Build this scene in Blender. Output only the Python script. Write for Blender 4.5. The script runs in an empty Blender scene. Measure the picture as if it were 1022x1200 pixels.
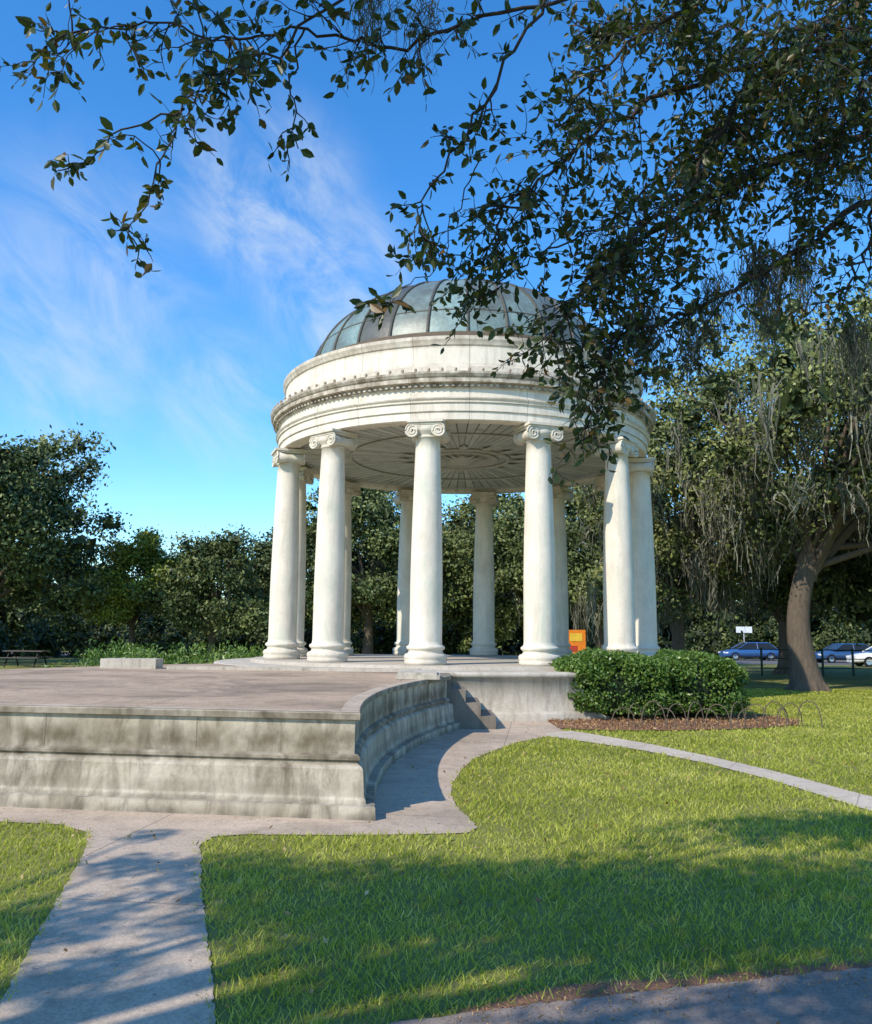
import bpy, math, numpy as np
from mathutils import Vector, Matrix
R=math.radians
rng=np.random.default_rng(7)
sc=bpy.context.scene
sc.view_settings.view_transform='Standard'
sc.view_settings.look='None'
sc.view_settings.exposure=0

# ------------------------------------------------------------------ mesh builder
class MB:
    def __init__(s): s.v=[];s.f=[];s.m=[];s.t=[];s.sm=[];s.n=0
    def add(s,V,F,mat=0,tint=0.5,smooth=False):
        V=np.asarray(V,float).reshape(-1,3);F=np.asarray(F,int).reshape(-1,4)
        s.v.append(V);s.f.append(F+s.n);s.n+=len(V)
        s.m.append(np.full(len(F),mat,int))
        s.t.append(np.broadcast_to(np.asarray(tint,float),(len(F),)).copy())
        s.sm.append(np.full(len(F),smooth,bool))
    def box(s,c,d,mat=0,rot=0,tint=.5):
        c=np.array(c,float);d=np.array(d,float)/2
        P=np.array([[x,y,z] for x in(-1,1) for y in(-1,1) for z in(-1,1)])*d
        cr,sr=math.cos(rot),math.sin(rot)
        P=np.c_[P[:,0]*cr-P[:,1]*sr,P[:,0]*sr+P[:,1]*cr,P[:,2]]+c
        s.add(P,[[0,1,3,2],[4,6,7,5],[0,4,5,1],[2,3,7,6],[0,2,6,4],[1,5,7,3]],mat,tint)
    def lathe(s,prof,n=48,c=(0,0,0),mat=0,smooth=True,closed=False):
        prof=np.array(prof,float);k=len(prof)
        a=np.arange(n)*2*math.pi/n
        V=np.stack([np.outer(np.cos(a),prof[:,0]),np.outer(np.sin(a),prof[:,0]),np.tile(prof[:,1],(n,1))],-1)+np.array(c,float)
        F=[]
        kk=k if closed else k-1
        for i in range(n):
            for j in range(kk):
                j2=(j+1)%k;i2=(i+1)%n
                F.append([i*k+j,i2*k+j,i2*k+j2,i*k+j2])
        s.add(V.reshape(-1,3),F,mat,.5,smooth)
    def tube(s,P,rad,n=6,mat=0,tint=.5):
        P=np.asarray(P,float);k=len(P)
        rad=np.broadcast_to(np.asarray(rad,float),(k,))
        T=np.gradient(P,axis=0);T/=np.linalg.norm(T,axis=1)[:,None]+1e-9
        ref=np.array([0,0,1.]) if abs(T[:,2]).mean()<.8 else np.array([1.,0,0])
        A=np.cross(T,ref);A/=np.linalg.norm(A,axis=1)[:,None]+1e-9
        B=np.cross(T,A)
        a=np.arange(n)*2*math.pi/n
        V=P[:,None,:]+rad[:,None,None]*(np.cos(a)[None,:,None]*A[:,None,:]+np.sin(a)[None,:,None]*B[:,None,:])
        i,j=np.meshgrid(np.arange(k-1),np.arange(n),indexing='ij');j2=(j+1)%n
        F=np.stack([i*n+j,i*n+j2,(i+1)*n+j2,(i+1)*n+j],-1).reshape(-1,4)
        s.add(V.reshape(-1,3),F,mat,tint,True)
    def build(s,name,mats,parent=None,loc=None):
        V=np.concatenate(s.v);F=np.concatenate(s.f);m=np.concatenate(s.m);t=np.concatenate(s.t);sm=np.concatenate(s.sm)
        me=bpy.data.meshes.new(name)
        me.vertices.add(len(V));me.vertices.foreach_set('co',V.astype(np.float32).ravel())
        me.loops.add(len(F)*4);me.loops.foreach_set('vertex_index',F.astype(np.int32).ravel())
        me.polygons.add(len(F));me.polygons.foreach_set('loop_start',(np.arange(len(F))*4).astype(np.int32))
        me.polygons.foreach_set('material_index',m.astype(np.int32))
        me.polygons.foreach_set('use_smooth',sm)
        me.update(calc_edges=True)
        at=me.attributes.new('tint','FLOAT','FACE');at.data.foreach_set('value',t.astype(np.float32))
        for x in mats: me.materials.append(x)
        me.validate()
        ob=bpy.data.objects.new(name,me);sc.collection.objects.link(ob)
        if parent: ob.parent=parent
        if loc is not None: ob.location=loc
        return ob
def empty(name,loc=(0,0,0)):
    e=bpy.data.objects.new(name,None);sc.collection.objects.link(e);e.location=loc;return e
def unit(n,r=rng):
    v=r.normal(size=(n,3));return v/np.linalg.norm(v,axis=1)[:,None]
def nrm(v): return v/(np.linalg.norm(v,axis=-1,keepdims=True)+1e-9)
def diamonds(mb,P,size,mat,tint,r,asp=.55,updir=None):
    n=len(P);a=unit(n,r)
    if updir is not None: a=nrm(a+updir)
    b=nrm(np.cross(a,unit(n,r)))
    s=(size*r.uniform(.65,1.35,n))[:,None]
    V=np.stack([P-a*s*.5,P+b*s*.5*asp,P+a*s*.5,P-b*s*.5*asp],1)
    mb.add(V.reshape(-1,3),np.arange(n*4).reshape(-1,4),mat,tint)
def catmull(P,sub=6):
    P=np.asarray(P,float);Q=np.vstack([2*P[0]-P[1],P,2*P[-1]-P[-2]]);out=[]
    for i in range(1,len(Q)-2):
        for t in np.linspace(0,1,sub,endpoint=False):
            a,b,c,d=Q[i-1],Q[i],Q[i+1],Q[i+2]
            out.append(.5*((2*b)+(-a+c)*t+(2*a-5*b+4*c-d)*t*t+(-a+3*b-3*c+d)*t**3))
    out.append(P[-1]);return np.array(out)

# ------------------------------------------------------------------ materials
class NT:
    def __init__(s,name):
        s.m=bpy.data.materials.new(name);s.m.use_nodes=True;s.t=s.m.node_tree
        s.b=s.t.nodes['Principled BSDF'];s.out=s.t.nodes['Material Output']
    def n(s,ty,**k):
        x=s.t.nodes.new(ty)
        for a,b in k.items(): setattr(x,a,b)
        return x
    def l(s,a,b): s.t.links.new(a,b)
    def noise(s,scale,detail=6,rough=.6,vec=None,sc3=None,dist=0):
        tc=s.n('ShaderNodeNewGeometry').outputs['Position'] if vec is None else vec
        if sc3:
            mp=s.n('ShaderNodeMapping');mp.inputs['Scale'].default_value=sc3;s.l(tc,mp.inputs[0]);tc=mp.outputs[0]
        x=s.n('ShaderNodeTexNoise');x.inputs['Scale'].default_value=scale;x.inputs['Detail'].default_value=detail
        x.inputs['Roughness'].default_value=rough;x.inputs['Distortion'].default_value=dist;s.l(tc,x.inputs['Vector'])
        return x.outputs['Fac']
    def ramp(s,fac,stops):
        x=s.n('ShaderNodeValToRGB');e=x.color_ramp.elements
        while len(e)<len(stops): e.new(.5)
        for i,(p,c) in enumerate(stops):
            e[i].position=p;e[i].color=(c if hasattr(c,'__len__') else (c,c,c))+((1,) if (not hasattr(c,'__len__') or len(c)==3) else ())
        s.l(fac,x.inputs[0]);return x.outputs[0]
    def mix(s,fac,a,b,bt='MIX'):
        x=s.n('ShaderNodeMix',data_type='RGBA',blend_type=bt)
        for v,i in((fac,0),(a,6),(b,7)):
            if isinstance(v,(int,float)): x.inputs[i].default_value=v
            elif isinstance(v,tuple): x.inputs[i].default_value=v+(1,)
            else: s.l(v,x.inputs[i])
        return x.outputs[2]
    def math(s,op,a,b=0):
        x=s.n('ShaderNodeMath',operation=op)
        for i,v in enumerate((a,b)):
            if isinstance(v,(int,float)): x.inputs[i].default_value=v
            else: s.l(v,x.inputs[i])
        return x.outputs[0]
    def bump(s,h,strength=.3,dist=.01):
        x=s.n('ShaderNodeBump');x.inputs['Strength'].default_value=strength;x.inputs['Distance'].default_value=dist
        s.l(h,x.inputs['Height']);s.l(x.outputs[0],s.b.inputs['Normal'])
    def col(s,c,rough=.8):
        if isinstance(c,tuple): s.b.inputs['Base Color'].default_value=c+(1,)
        else: s.l(c,s.b.inputs['Base Color'])
        s.b.inputs['Roughness'].default_value=rough
        s.b.inputs['Specular IOR Level'].default_value=.25
def tintfac(x):
    a=x.n('ShaderNodeAttribute');a.attribute_name='tint';return a.outputs['Fac']
def leaf_mat(name,dark,mid,light,trans=.35,rough=.55,spec=.3):
    x=NT(name);f=tintfac(x)
    c=x.ramp(f,[(0,dark),(.5,mid),(1,light)])
    x.col(c,rough);x.b.inputs['Specular IOR Level'].default_value=spec
    if trans>0:
        tr=x.n('ShaderNodeBsdfTranslucent');x.l(x.mix(1.0,c,(1.25,1.3,.55),'MULTIPLY'),tr.inputs[0])
        mx=x.n('ShaderNodeMixShader');mx.inputs[0].default_value=trans
        x.l(x.b.outputs[0],mx.inputs[1]);x.l(tr.outputs[0],mx.inputs[2]);x.l(mx.outputs[0],x.out.inputs[0])
    return x.m
def plain(name,c,rough=.6,var=.25,scale=8,metal=0):
    x=NT(name);n=x.noise(scale,2)
    x.col(x.mix(n,tuple(v*(1-var) for v in c),tuple(min(1,v*(1+var)) for v in c)),rough);x.b.inputs['Metallic'].default_value=metal
    return x.m

def stone(name,light,dark,stain,streak=.5,green=0.0,blocks=None,bump=.25,grime=None,sr=(.47,.72),ss=(6,6,.9)):
    x=NT(name)
    a=x.noise(1.3,8,.65);f=x.noise(28,6,.7)
    c=x.mix(x.ramp(a,[(.35,0.),(.68,1.)]),dark,light)
    s1=x.noise(1.0,8,.68,sc3=ss,dist=.5)
    msk=x.ramp(x.noise(.8,4,.6),[(.35,.35),(.6,1.)])
    c=x.mix(x.math('MULTIPLY',x.math('MULTIPLY',x.ramp(s1,[(sr[0],0.),(sr[1],1.)]),msk),streak),c,stain)
    g=x.noise(2.3,5,.6,sc3=(1,1,.4))
    if green: c=x.mix(x.math('MULTIPLY',x.ramp(g,[(.5,0.),(.7,1.)]),green),c,(.42,.55,.42))
    gz=x.n('ShaderNodeSeparateXYZ');x.l(x.n('ShaderNodeNewGeometry').outputs['Position'],gz.inputs[0])
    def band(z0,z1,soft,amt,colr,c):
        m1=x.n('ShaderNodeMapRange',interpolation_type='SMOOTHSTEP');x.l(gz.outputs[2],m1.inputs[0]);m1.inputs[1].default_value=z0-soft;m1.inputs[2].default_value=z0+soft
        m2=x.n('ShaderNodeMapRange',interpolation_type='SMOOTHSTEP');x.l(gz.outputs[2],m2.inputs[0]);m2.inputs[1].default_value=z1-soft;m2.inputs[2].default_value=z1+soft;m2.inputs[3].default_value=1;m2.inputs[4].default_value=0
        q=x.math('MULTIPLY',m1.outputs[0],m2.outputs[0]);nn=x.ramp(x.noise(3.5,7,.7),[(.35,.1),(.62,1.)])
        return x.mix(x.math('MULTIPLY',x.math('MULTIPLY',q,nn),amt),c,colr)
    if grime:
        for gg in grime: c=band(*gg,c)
    c=x.mix(.3,c,x.ramp(f,[(.25,.3),(.6,.95)]),'MULTIPLY') if bump>.3 else x.mix(.15,c,x.ramp(f,[(.25,.3),(.6,1.)]),'MULTIPLY')
    h=x.math('ADD',x.math('MULTIPLY',f,.6),a)
    if blocks:
        tc=x.n('ShaderNodeTexCoord')
        gr=x.n('ShaderNodeTexGradient',gradient_type='RADIAL');x.l(tc.outputs['Object'],gr.inputs[0])
        fr=x.math('FRACT',x.math('MULTIPLY',gr.outputs['Fac'],blocks))
        ln=x.math('LESS_THAN',fr,.014)
        c=x.mix(x.math('MULTIPLY',ln,.45),c,(.08,.07,.05))
    x.col(c,.85);x.bump(h,bump,.02);return x.m

M_col=stone('column_painted_stone',(.82,.735,.60),(.68,.60,.49),(.40,.335,.235),.5,.35,grime=[(1.0,1.35,.2,.4,(.30,.24,.17)),(6.1,6.7,.15,.3,(.32,.26,.18))])
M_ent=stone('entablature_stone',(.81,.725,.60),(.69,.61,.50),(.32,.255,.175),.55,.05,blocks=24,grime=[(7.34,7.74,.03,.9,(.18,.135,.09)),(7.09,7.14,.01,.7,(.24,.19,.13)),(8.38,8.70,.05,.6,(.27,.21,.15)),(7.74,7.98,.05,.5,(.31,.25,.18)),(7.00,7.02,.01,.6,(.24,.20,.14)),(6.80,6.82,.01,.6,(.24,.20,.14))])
M_conc=stone('weathered_concrete',(.64,.565,.45),(.40,.34,.25),(.085,.065,.042),.9,0,bump=.5,sr=(.43,.67),ss=(4.4,4.4,1.3),grime=[(.48,.57,.02,.8,(.08,.062,.04)),(.57,.78,.09,.85,(.12,.09,.052)),(.89,.955,.01,.7,(.11,.085,.055)),(.19,.30,.04,.5,(.17,.14,.095)),(-.1,.07,.05,.7,(.08,.068,.047)),(.12,.16,.02,.6,(.13,.11,.075))])
M_concl=stone('light_concrete',(.62,.55,.45),(.46,.40,.31),(.14,.11,.08),.7,0,bump=.4)

def floor_mat(name,c1,c2,c3,joint=0,jw=.012,rot=0,jf=.6,stain=0):
    x=NT(name);a=x.noise(.9,8,.65);b=x.noise(5,6,.7);f=x.noise(90,3,.7)
    c=x.mix(x.ramp(a,[(.3,0.),(.7,1.)]),c1,c2)
    c=x.mix(x.math('MULTIPLY',x.ramp(b,[(.5,0.),(.72,1.)]),.6),c,c3)
    if stain:
        s1=x.noise(.55,9,.7,dist=.6);c=x.mix(x.math('MULTIPLY',x.ramp(s1,[(.48,0.),(.62,1.)]),stain),c,(.13,.10,.07))
    vo=x.n('ShaderNodeTexVoronoi');vo.inputs['Scale'].default_value=70
    x.l(x.n('ShaderNodeNewGeometry').outputs['Position'],vo.inputs['Vector'])
    c=x.mix(.45,c,x.ramp(vo.outputs['Color'],[(.1,.45),(.9,1.)]),'MULTIPLY')
    c=x.mix(.4,c,x.ramp(f,[(.3,.35),(.6,1.)]),'MULTIPLY')
    sp=x.noise(17,3,.5);c=x.mix(x.ramp(sp,[(.66,0.),(.72,.55)]),c,(.10,.08,.06))
    h=x.math('ADD',f,b)
    if joint:
        br=x.n('ShaderNodeTexBrick');br.inputs['Scale'].default_value=1;br.inputs['Mortar Size'].default_value=jw
        br.inputs['Brick Width'].default_value=joint;br.inputs['Row Height'].default_value=joint;br.offset=0
        mp=x.n('ShaderNodeMapping');mp.inputs['Rotation'].default_value=(0,0,rot);mp.inputs['Location'].default_value=(.55,.35,0)
        x.l(x.n('ShaderNodeNewGeometry').outputs['Position'],mp.inputs[0]);x.l(mp.outputs[0],br.inputs['Vector'])
        c=x.mix(x.math('MULTIPLY',br.outputs['Fac'],jf),c,(.06,.05,.04))
    x.col(c,.9);x.bump(h,.5,.006);return x.m
M_path=floor_mat('concrete_path',(.72,.565,.42),(.55,.43,.315),(.34,.26,.19),joint=2.9,jw=.008,rot=.12,jf=.5,stain=.3)
M_path2=floor_mat('sidewalk_concrete',(.74,.63,.49),(.60,.50,.39),(.43,.35,.27),joint=1.6,jw=.008,rot=.5,jf=.4)
M_asph=floor_mat('worn_asphalt',(.36,.285,.23),(.25,.20,.165),(.42,.335,.27),stain=.35)
M_stage=floor_mat('stage_floor_concrete',(.66,.47,.32),(.47,.34,.22),(.28,.195,.13),joint=2.4,jf=.35,stain=.55)
M_floor=floor_mat('rotunda_floor',(.60,.53,.43),(.49,.42,.33),(.36,.30,.23))
x=NT('mulch_soil');c=x.mix(x.noise(40,6,.8),(.12,.05,.03),(.46,.25,.15));x.col(c,.95);x.bump(x.noise(60,4),1,.03);M_mulch=x.m
x=NT('lawn_ground');a=x.noise(.5,6,.6);b=x.noise(12,6,.75)
c=x.mix(x.ramp(a,[(.35,0.),(.65,1.)]),(.19,.205,.04),(.33,.32,.085));c=x.mix(x.ramp(b,[(.3,0.),(.75,1.)]),c,(.15,.14,.05))
x.col(c,.95);x.bump(b,.8,.03);M_lawn=x.m
M_grass=leaf_mat('grass_blades',(.13,.18,.028),(.43,.45,.07),(.72,.66,.23),.42,.6,.15)
M_oak=leaf_mat('oak_leaves',(.020,.034,.011),(.098,.128,.038),(.25,.275,.095),0)
M_oakl=leaf_mat('oak_leaves_light',(.035,.05,.015),(.165,.19,.055),(.38,.38,.14),0)
M_yel=leaf_mat('yellowish_leaves',(.09,.11,.014),(.23,.26,.028),(.40,.39,.07),0)
M_hedge=leaf_mat('hedge_leaves',(.025,.06,.010),(.085,.16,.026),(.24,.32,.07),.2,.4,.4)
M_near=leaf_mat('branch_leaves',(.022,.036,.012),(.05,.075,.018),(.16,.09,.03),.35,.4,.4)
M_moss=leaf_mat('spanish_moss',(.08,.08,.06),(.19,.185,.14),(.32,.31,.24),.2,.9,.1)
M_mossn=leaf_mat('near_spanish_moss',(.06,.057,.047),(.13,.125,.10),(.22,.21,.165),.3,.9,.1)
x=NT('oak_bark');c=x.mix(x.noise(9,8,.75,sc3=(1,1,.25)),(.025,.019,.014),(.22,.17,.125));x.col(c,.95);x.bump(x.noise(14,6,.7,sc3=(1,1,.3)),1,.05);M_bark=x.m
M_twig=plain('twig_bark',(.045,.035,.028),.9)
M_dry=leaf_mat('dry_leaves',(.16,.08,.035),(.33,.19,.08),(.52,.36,.18),0)
M_black=plain('dark_metal',(.02,.02,.02),.5)

# ------------------------------------------------------------------ layout of the paved areas
main_path=np.array([(-3.4,-8),(-2.5,0),(-1.98,4.2),(-2.31,5.43),(-2.72,7.0),(-2.95,7.6),(-3.3,7.9),(-6,8.35),(-12,9.1),(-12,12),(-2,12),(-2,17),(0,18.2),(1.0,17.9),(2.6,17.6),
  (2.25,15.3),(1.88,14.95),(1.35,14.2),(.88,13.1),(.55,12.2),(.36,11.3),(.22,10.2),(.19,9.5),(.24,8.9),(.34,8.35),(.40,7.95),(.30,7.74),(-.2,7.66),(-.9,7.6),(-1.6,7.6),(-1.85,7.5),(-1.88,7.2),(-1.75,6.8),(-1.63,6.3),(-1.26,5.1),(-.96,4.1),(-.5,2),(-.2,0),(0,-8)],float)
cross_path=np.array([(-30,-3),(-9,1),(-3,2.9),(-1,3.75),(-.12,4.05),(.6,4.28),(1.4,4.5),(2.3,4.74),(4.2,5.1),(8,5.3),(30,4.5),(30,2.2),(8,3.1),(4,2.9),(1,2.1),(-3,.9),(-30,-6)],float)
side_path=np.array([(1.95,15.05),(2.6,14.2),(3.2,13.3),(3.75,12.0),(4.1,10.75),(4.4,8.75),(4.9,6.3),(5.6,5.0),(6.4,5.0),(5.6,6.6),(5.1,8.6),(4.78,9.7),(4.45,11.3),(4.05,12.6),(3.55,14.0),(3.0,15.1),(2.5,16.0),(2.0,15.6)],float)
mulch=np.array([(2.35,16.3),(3.3,16.0),(4.6,16.2),(6,16.6),(7.2,17.3),(7.7,18.4),(7.2,19.6),(5.8,20.0),(3,19.6),(2.3,18)],float)
soil=np.array([(-.6,3.8),(-.1,4.02),(.3,4.30),(.7,4.52),(1.3,4.6),(1.9,4.76),(2.6,4.92),(2.6,4.6),(1.6,4.3),(0,3.7)],float)
def ragged(poly,amp,seed):
    r=np.random.default_rng(seed);out=[]
    n=len(poly)
    for i in range(n):
        p,q=poly[i],poly[(i+1)%n];L=np.hypot(*(q-p));k=max(1,min(90,int(L/.04))) if max(np.hypot(*p),np.hypot(*q))<24 else 1
        for t in np.linspace(0,1,k,endpoint=False): out.append(p+(q-p)*t+(r.normal(scale=amp,size=2) if k>1 else 0))
    return np.array(out)
main_path=ragged(main_path,.006,1);cross_path=ragged(cross_path,.008,2);side_path=ragged(side_path,.005,3);mulch=ragged(mulch,.02,4);soil=ragged(soil,.015,5)
def inpoly(P,poly):
    x,y=P[:,0],P[:,1];ins=np.zeros(len(P),bool);j=len(poly)-1
    for i in range(len(poly)):
        xi,yi=poly[i];xj,yj=poly[j]
        c=((yi>y)!=(yj>y))&(x<(xj-xi)*(y-yi)/(yj-yi+1e-12)+xi);ins^=c;j=i
    return ins
def sheet(name,poly,z,mat):
    me=bpy.data.meshes.new(name);me.from_pydata([(p[0],p[1],z) for p in poly],[],[list(range(len(poly)))]);me.materials.append(mat);me.update()
    if me.polygons[0].normal.z<0: me.flip_normals()
    o=bpy.data.objects.new(name,me);sc.collection.objects.link(o);return o
sheet('ground',[(-500,-300),(500,-300),(500,900),(-500,900)],0,M_lawn)
sheet('concrete_path',main_path,.008,M_path)
sheet('asphalt_path',cross_path,.016,M_asph)
sheet('sidewalk',side_path,.012,M_path2)
sheet('mulch_bed',mulch,.02,M_mulch)
sheet('bare_soil',soil,.004,M_mulch)
sheet('parking_road',[(-90,62),(90,58),(90,74),(-90,74)],.01,plain('road_asphalt',(.14,.14,.14),.9))

# ------------------------------------------------------------------ bandstand
CX,CY=.73,24.25
bs=empty('bandstand',(CX,CY,0))
m=MB();m.lathe([(0.02,1.06),(5.72,1.06),(5.75,1.05),(5.75,.9)],96,mat=0)
m.build('rotunda_floor',[M_floor],bs)
m=MB();m.lathe([(5.5,.98),(6.6,.98),(6.68,.97),(6.70,.95),(6.70,.88),(6.62,.86),(6.60,.20),(6.68,.16),(6.70,.14),(6.70,-.05)],96)
m.build('podium_wall',[M_concl],bs)
ent=MB()
prof=[(4.80,6.62),(5.16,6.60),(5.20,6.62),(5.20,6.80),(5.235,6.81),(5.235,7.00),(5.27,7.01),(5.27,7.05),(5.31,7.09),(5.31,7.12),(5.22,7.13),(5.22,7.33),(5.26,7.35),(5.28,7.43),
(5.38,7.45),(5.40,7.46),(5.40,7.56),(5.43,7.58),(5.47,7.64),(5.47,7.69),(5.18,7.76),(5.18,7.90),(5.13,7.93),(5.08,7.95),(5.08,8.42),(5.11,8.44),(5.13,8.50),(5.16,8.56),(5.16,8.64),(5.05,8.68),(4.5,8.76),(4.4,8.76)]
ent.lathe(prof,128,smooth=False)
ent.lathe([(4.80,6.62),(4.78,6.64),(4.78,6.86)],128)
for i in range(230):
    a=i*2*math.pi/230
    ent.box((5.30*math.cos(a),5.30*math.sin(a),7.40),(.06,.07,.055),0,a)
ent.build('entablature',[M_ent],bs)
lm=MB()
M_bulb=plain('frosted_bulb',(.34,.27,.19),.3)
for i in range(110):
    a=(i+.5)*2*math.pi/110;c=(5.45*math.cos(a),5.45*math.sin(a),7.68)
    lm.lathe([(.025,0),(.025,.02),(.034,.04),(.036,.06),(.025,.085),(.005,.09)],8,c,0)
lm.build('cornice_bulbs',[M_bulb],bs)
# dome
x=NT('patinated_copper');tc=x.n('ShaderNodeTexCoord');gr=x.n('ShaderNodeTexGradient',gradient_type='RADIAL');x.l(tc.outputs['Object'],gr.inputs[0])
seg=x.math('FLOOR',x.math('MULTIPLY',gr.outputs['Fac'],28));wn=x.n('ShaderNodeTexWhiteNoise',noise_dimensions='1D');x.l(seg,wn.inputs['W'])
n1=x.noise(.8,7,.6,sc3=(1.5,1.5,1));n2=x.noise(9,6,.7)
f=x.math('ADD',x.math('MULTIPLY',wn.outputs['Value'],.4),x.math('MULTIPLY',n1,.7))
c=x.ramp(f,[(.30,(.075,.07,.055)),(.52,(.13,.145,.125)),(.66,(.19,.25,.225)),(.88,(.30,.43,.40))])
c=x.mix(.5,c,x.ramp(n2,[(.3,.35),(.65,1.)]),'MULTIPLY')
x.col(c,.42);x.b.inputs['Specular IOR Level'].default_value=.5;x.b.inputs['Metallic'].default_value=.1;x.bump(n2,.3,.02);M_cop=x.m
M_seam=plain('copper_seam',(.08,.075,.06),.6,.4,5)
M_rim=plain('dome_rim',(.13,.095,.065),.7,.4,4)
dm=MB();A,B,Z0=4.42,2.92,8.74
th=np.linspace(.03,math.pi/2-.004,40)
dm.lathe([(A*math.cos(t),Z0+B*math.sin(t)) for t in th],112)
dm.lathe([(4.62,8.70),(4.62,8.84),(4.52,8.90),(4.52,8.98),(4.36,9.03)],112,mat=2,smooth=False)
for i in range(28):
    a=i*2*math.pi/28-math.pi
    dm.tube([((A+.01)*math.cos(t)*math.cos(a),(A+.01)*math.cos(t)*math.sin(a),Z0+(B+.01)*math.sin(t)) for t in np.linspace(.05,1.5,24)],.042,5,1)
for t in(.32,.95,1.3):
    r0,z0=A*math.cos(t),Z0+B*math.sin(t)
    dm.lathe([(r0+.012,z0-.02),(r0+.02,z0),(r0-.01,z0+.025)],112,mat=1)
dm.lathe([(.5,11.60),(.5,11.66),(.35,11.70),(.02,11.72)],24,mat=1)
dm.build('copper_dome',[M_cop,M_seam,M_rim],bs)
# ceiling
x=NT('boarded_ceiling');tc=x.n('ShaderNodeTexCoord');gr=x.n('ShaderNodeTexGradient',gradient_type='RADIAL');x.l(tc.outputs['Object'],gr.inputs[0])
s1=x.math('MULTIPLY',gr.outputs['Fac'],96);fr=x.math('FRACT',s1);wn=x.n('ShaderNodeTexWhiteNoise',noise_dimensions='1D');x.l(x.math('FLOOR',s1),wn.inputs['W'])
c=x.mix(x.math('ADD',x.math('MULTIPLY',wn.outputs['Value'],.5),x.math('MULTIPLY',x.noise(1.2,6),.5)),(.30,.30,.28),(.66,.65,.58))
c=x.mix(x.ramp(x.noise(2.2,8,.7),[(.52,0.),(.66,.7)]),c,(.28,.25,.2))
c=x.mix(x.math('MULTIPLY',x.math('LESS_THAN',fr,.12),.85),c,(.04,.04,.04))
x.col(c,.8);M_ceil=x.m
cm=MB();cm.lathe([(.9,6.78),(2.6,6.80),(4.79,6.74)],96,mat=0)
for r0,w in((4.70,.07),(1.35,.06),(1.0,.05),(3.2,.03)):
    a=np.linspace(0,2*math.pi,12,endpoint=False)
    cm.lathe([(r0+w*math.cos(t),6.75+w*.8*math.sin(t)) for t in a],96,mat=1,closed=True)
cm.lathe([(1.0,6.74),(.7,6.80),(.45,6.72),(.3,6.66),(.12,6.60),(.02,6.58)],48,mat=1)
for i in range(16):
    a=i*2*math.pi/16
    c0=np.array([math.cos(a),math.sin(a),0]);t0=np.array([-math.sin(a),math.cos(a),0])
    P=[c0*.35+[0,0,6.68],c0*.55+t0*.09+[0,0,6.70],c0*.9+[0,0,6.69],c0*.55-t0*.09+[0,0,6.70]]
    cm.add(P,[[0,1,2,3]],1)
    P=[c0*1.42+[0,0,6.74],c0*1.6+t0*.14+[0,0,6.72],c0*1.95+[0,0,6.75],c0*1.6-t0*.14+[0,0,6.72]]
    cm.add(P,[[0,1,2,3]],1)
cm.build('ceiling',[M_ceil,plain('ceiling_plaster',(.45,.43,.37),.8)],bs)
# column
cb=MB()
cb.lathe([(.02,.0),(.475,.0),(.475,.09),(.46,.10),(.485,.14),(.485,.19),(.455,.235),(.41,.245),(.385,.27),(.38,.31),(.41,.33),(.435,.36),(.43,.40),(.395,.42),(.375,.44),(.365,.50)],40)
cb.lathe([(.365+(-.012 if t<0 else 0)-.085*max(0,(t-.25)/.75)**1.5*1.0,.50+4.62*t) for t in np.linspace(0,1,16)]+[(.31,5.13),(.31,5.16),(.29,5.17),(.30,5.20),(.36,5.26),(.39,5.32),(.37,5.37)],40)
cb.box((0,0,5.49),(.84,.84,.06));cb.box((0,0,5.435),(.76,.76,.05));cb.box((0,0,5.38),(.62,.62,.07))
def spiral(cx,cz,y,sgn):
    t=np.linspace(0,2.4*2*math.pi,46);r=.155*(1-t/t[-1])+.02
    return np.c_[cx+sgn*r*np.sin(t),np.full(len(t),y),cz+r*np.cos(t)]
for sgn in(-1,1):
    cx=.30*sgn;cz=5.275
    a=np.linspace(0,2*math.pi,24,endpoint=False)
    ys=[-.36,-.35,-.1,.1,.35,.36];rs=[.145,.16,.11,.11,.16,.145]
    V=[(cx+r*math.cos(t),y,cz+r*math.sin(t)) for y,r in zip(ys,rs) for t in a]
    F=[[k*24+i,k*24+(i+1)%24,(k+1)*24+(i+1)%24,(k+1)*24+i] for k in range(5) for i in range(24)]
    cb.add(V,F,0,.5,True)
    for y,rr in((-.36,.145),(.36,.145)):
        V=[(cx+q*math.cos(t),y,cz+q*math.sin(t)) for q in(rr,.02) for t in a]
        cb.add(V,[[i,(i+1)%24,24+(i+1)%24,24+i] for i in range(24)])
        cb.tube(spiral(cx,cz,y,sgn),.02,5)
for y in(-.34,.34):
    cb.box((0,y,5.39),(.6,.05,.06))
    for i in range(5):
        cb.lathe([(.005,-.04),(.03,-.02),(.036,.01),(.02,.04),(.004,.05)],8,((i-2)*.075,y*.98,5.33))
col=cb.build('column',[M_col],bs)
phis=[-9+30*k for k in range(12)]
for k,p in enumerate(phis):
    # phi measured from the direction that faces the front walk, positive to the right
    a=-math.pi/2+R(p)-math.atan2(CX,CY)
    o=col if k==0 else bpy.data.objects.new('column',col.data)
    if k: sc.collection.objects.link(o);o.parent=bs
    o.location=(5*math.cos(a),5*math.sin(a),1.062);o.rotation_euler=(0,0,a+math.pi/2)

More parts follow.
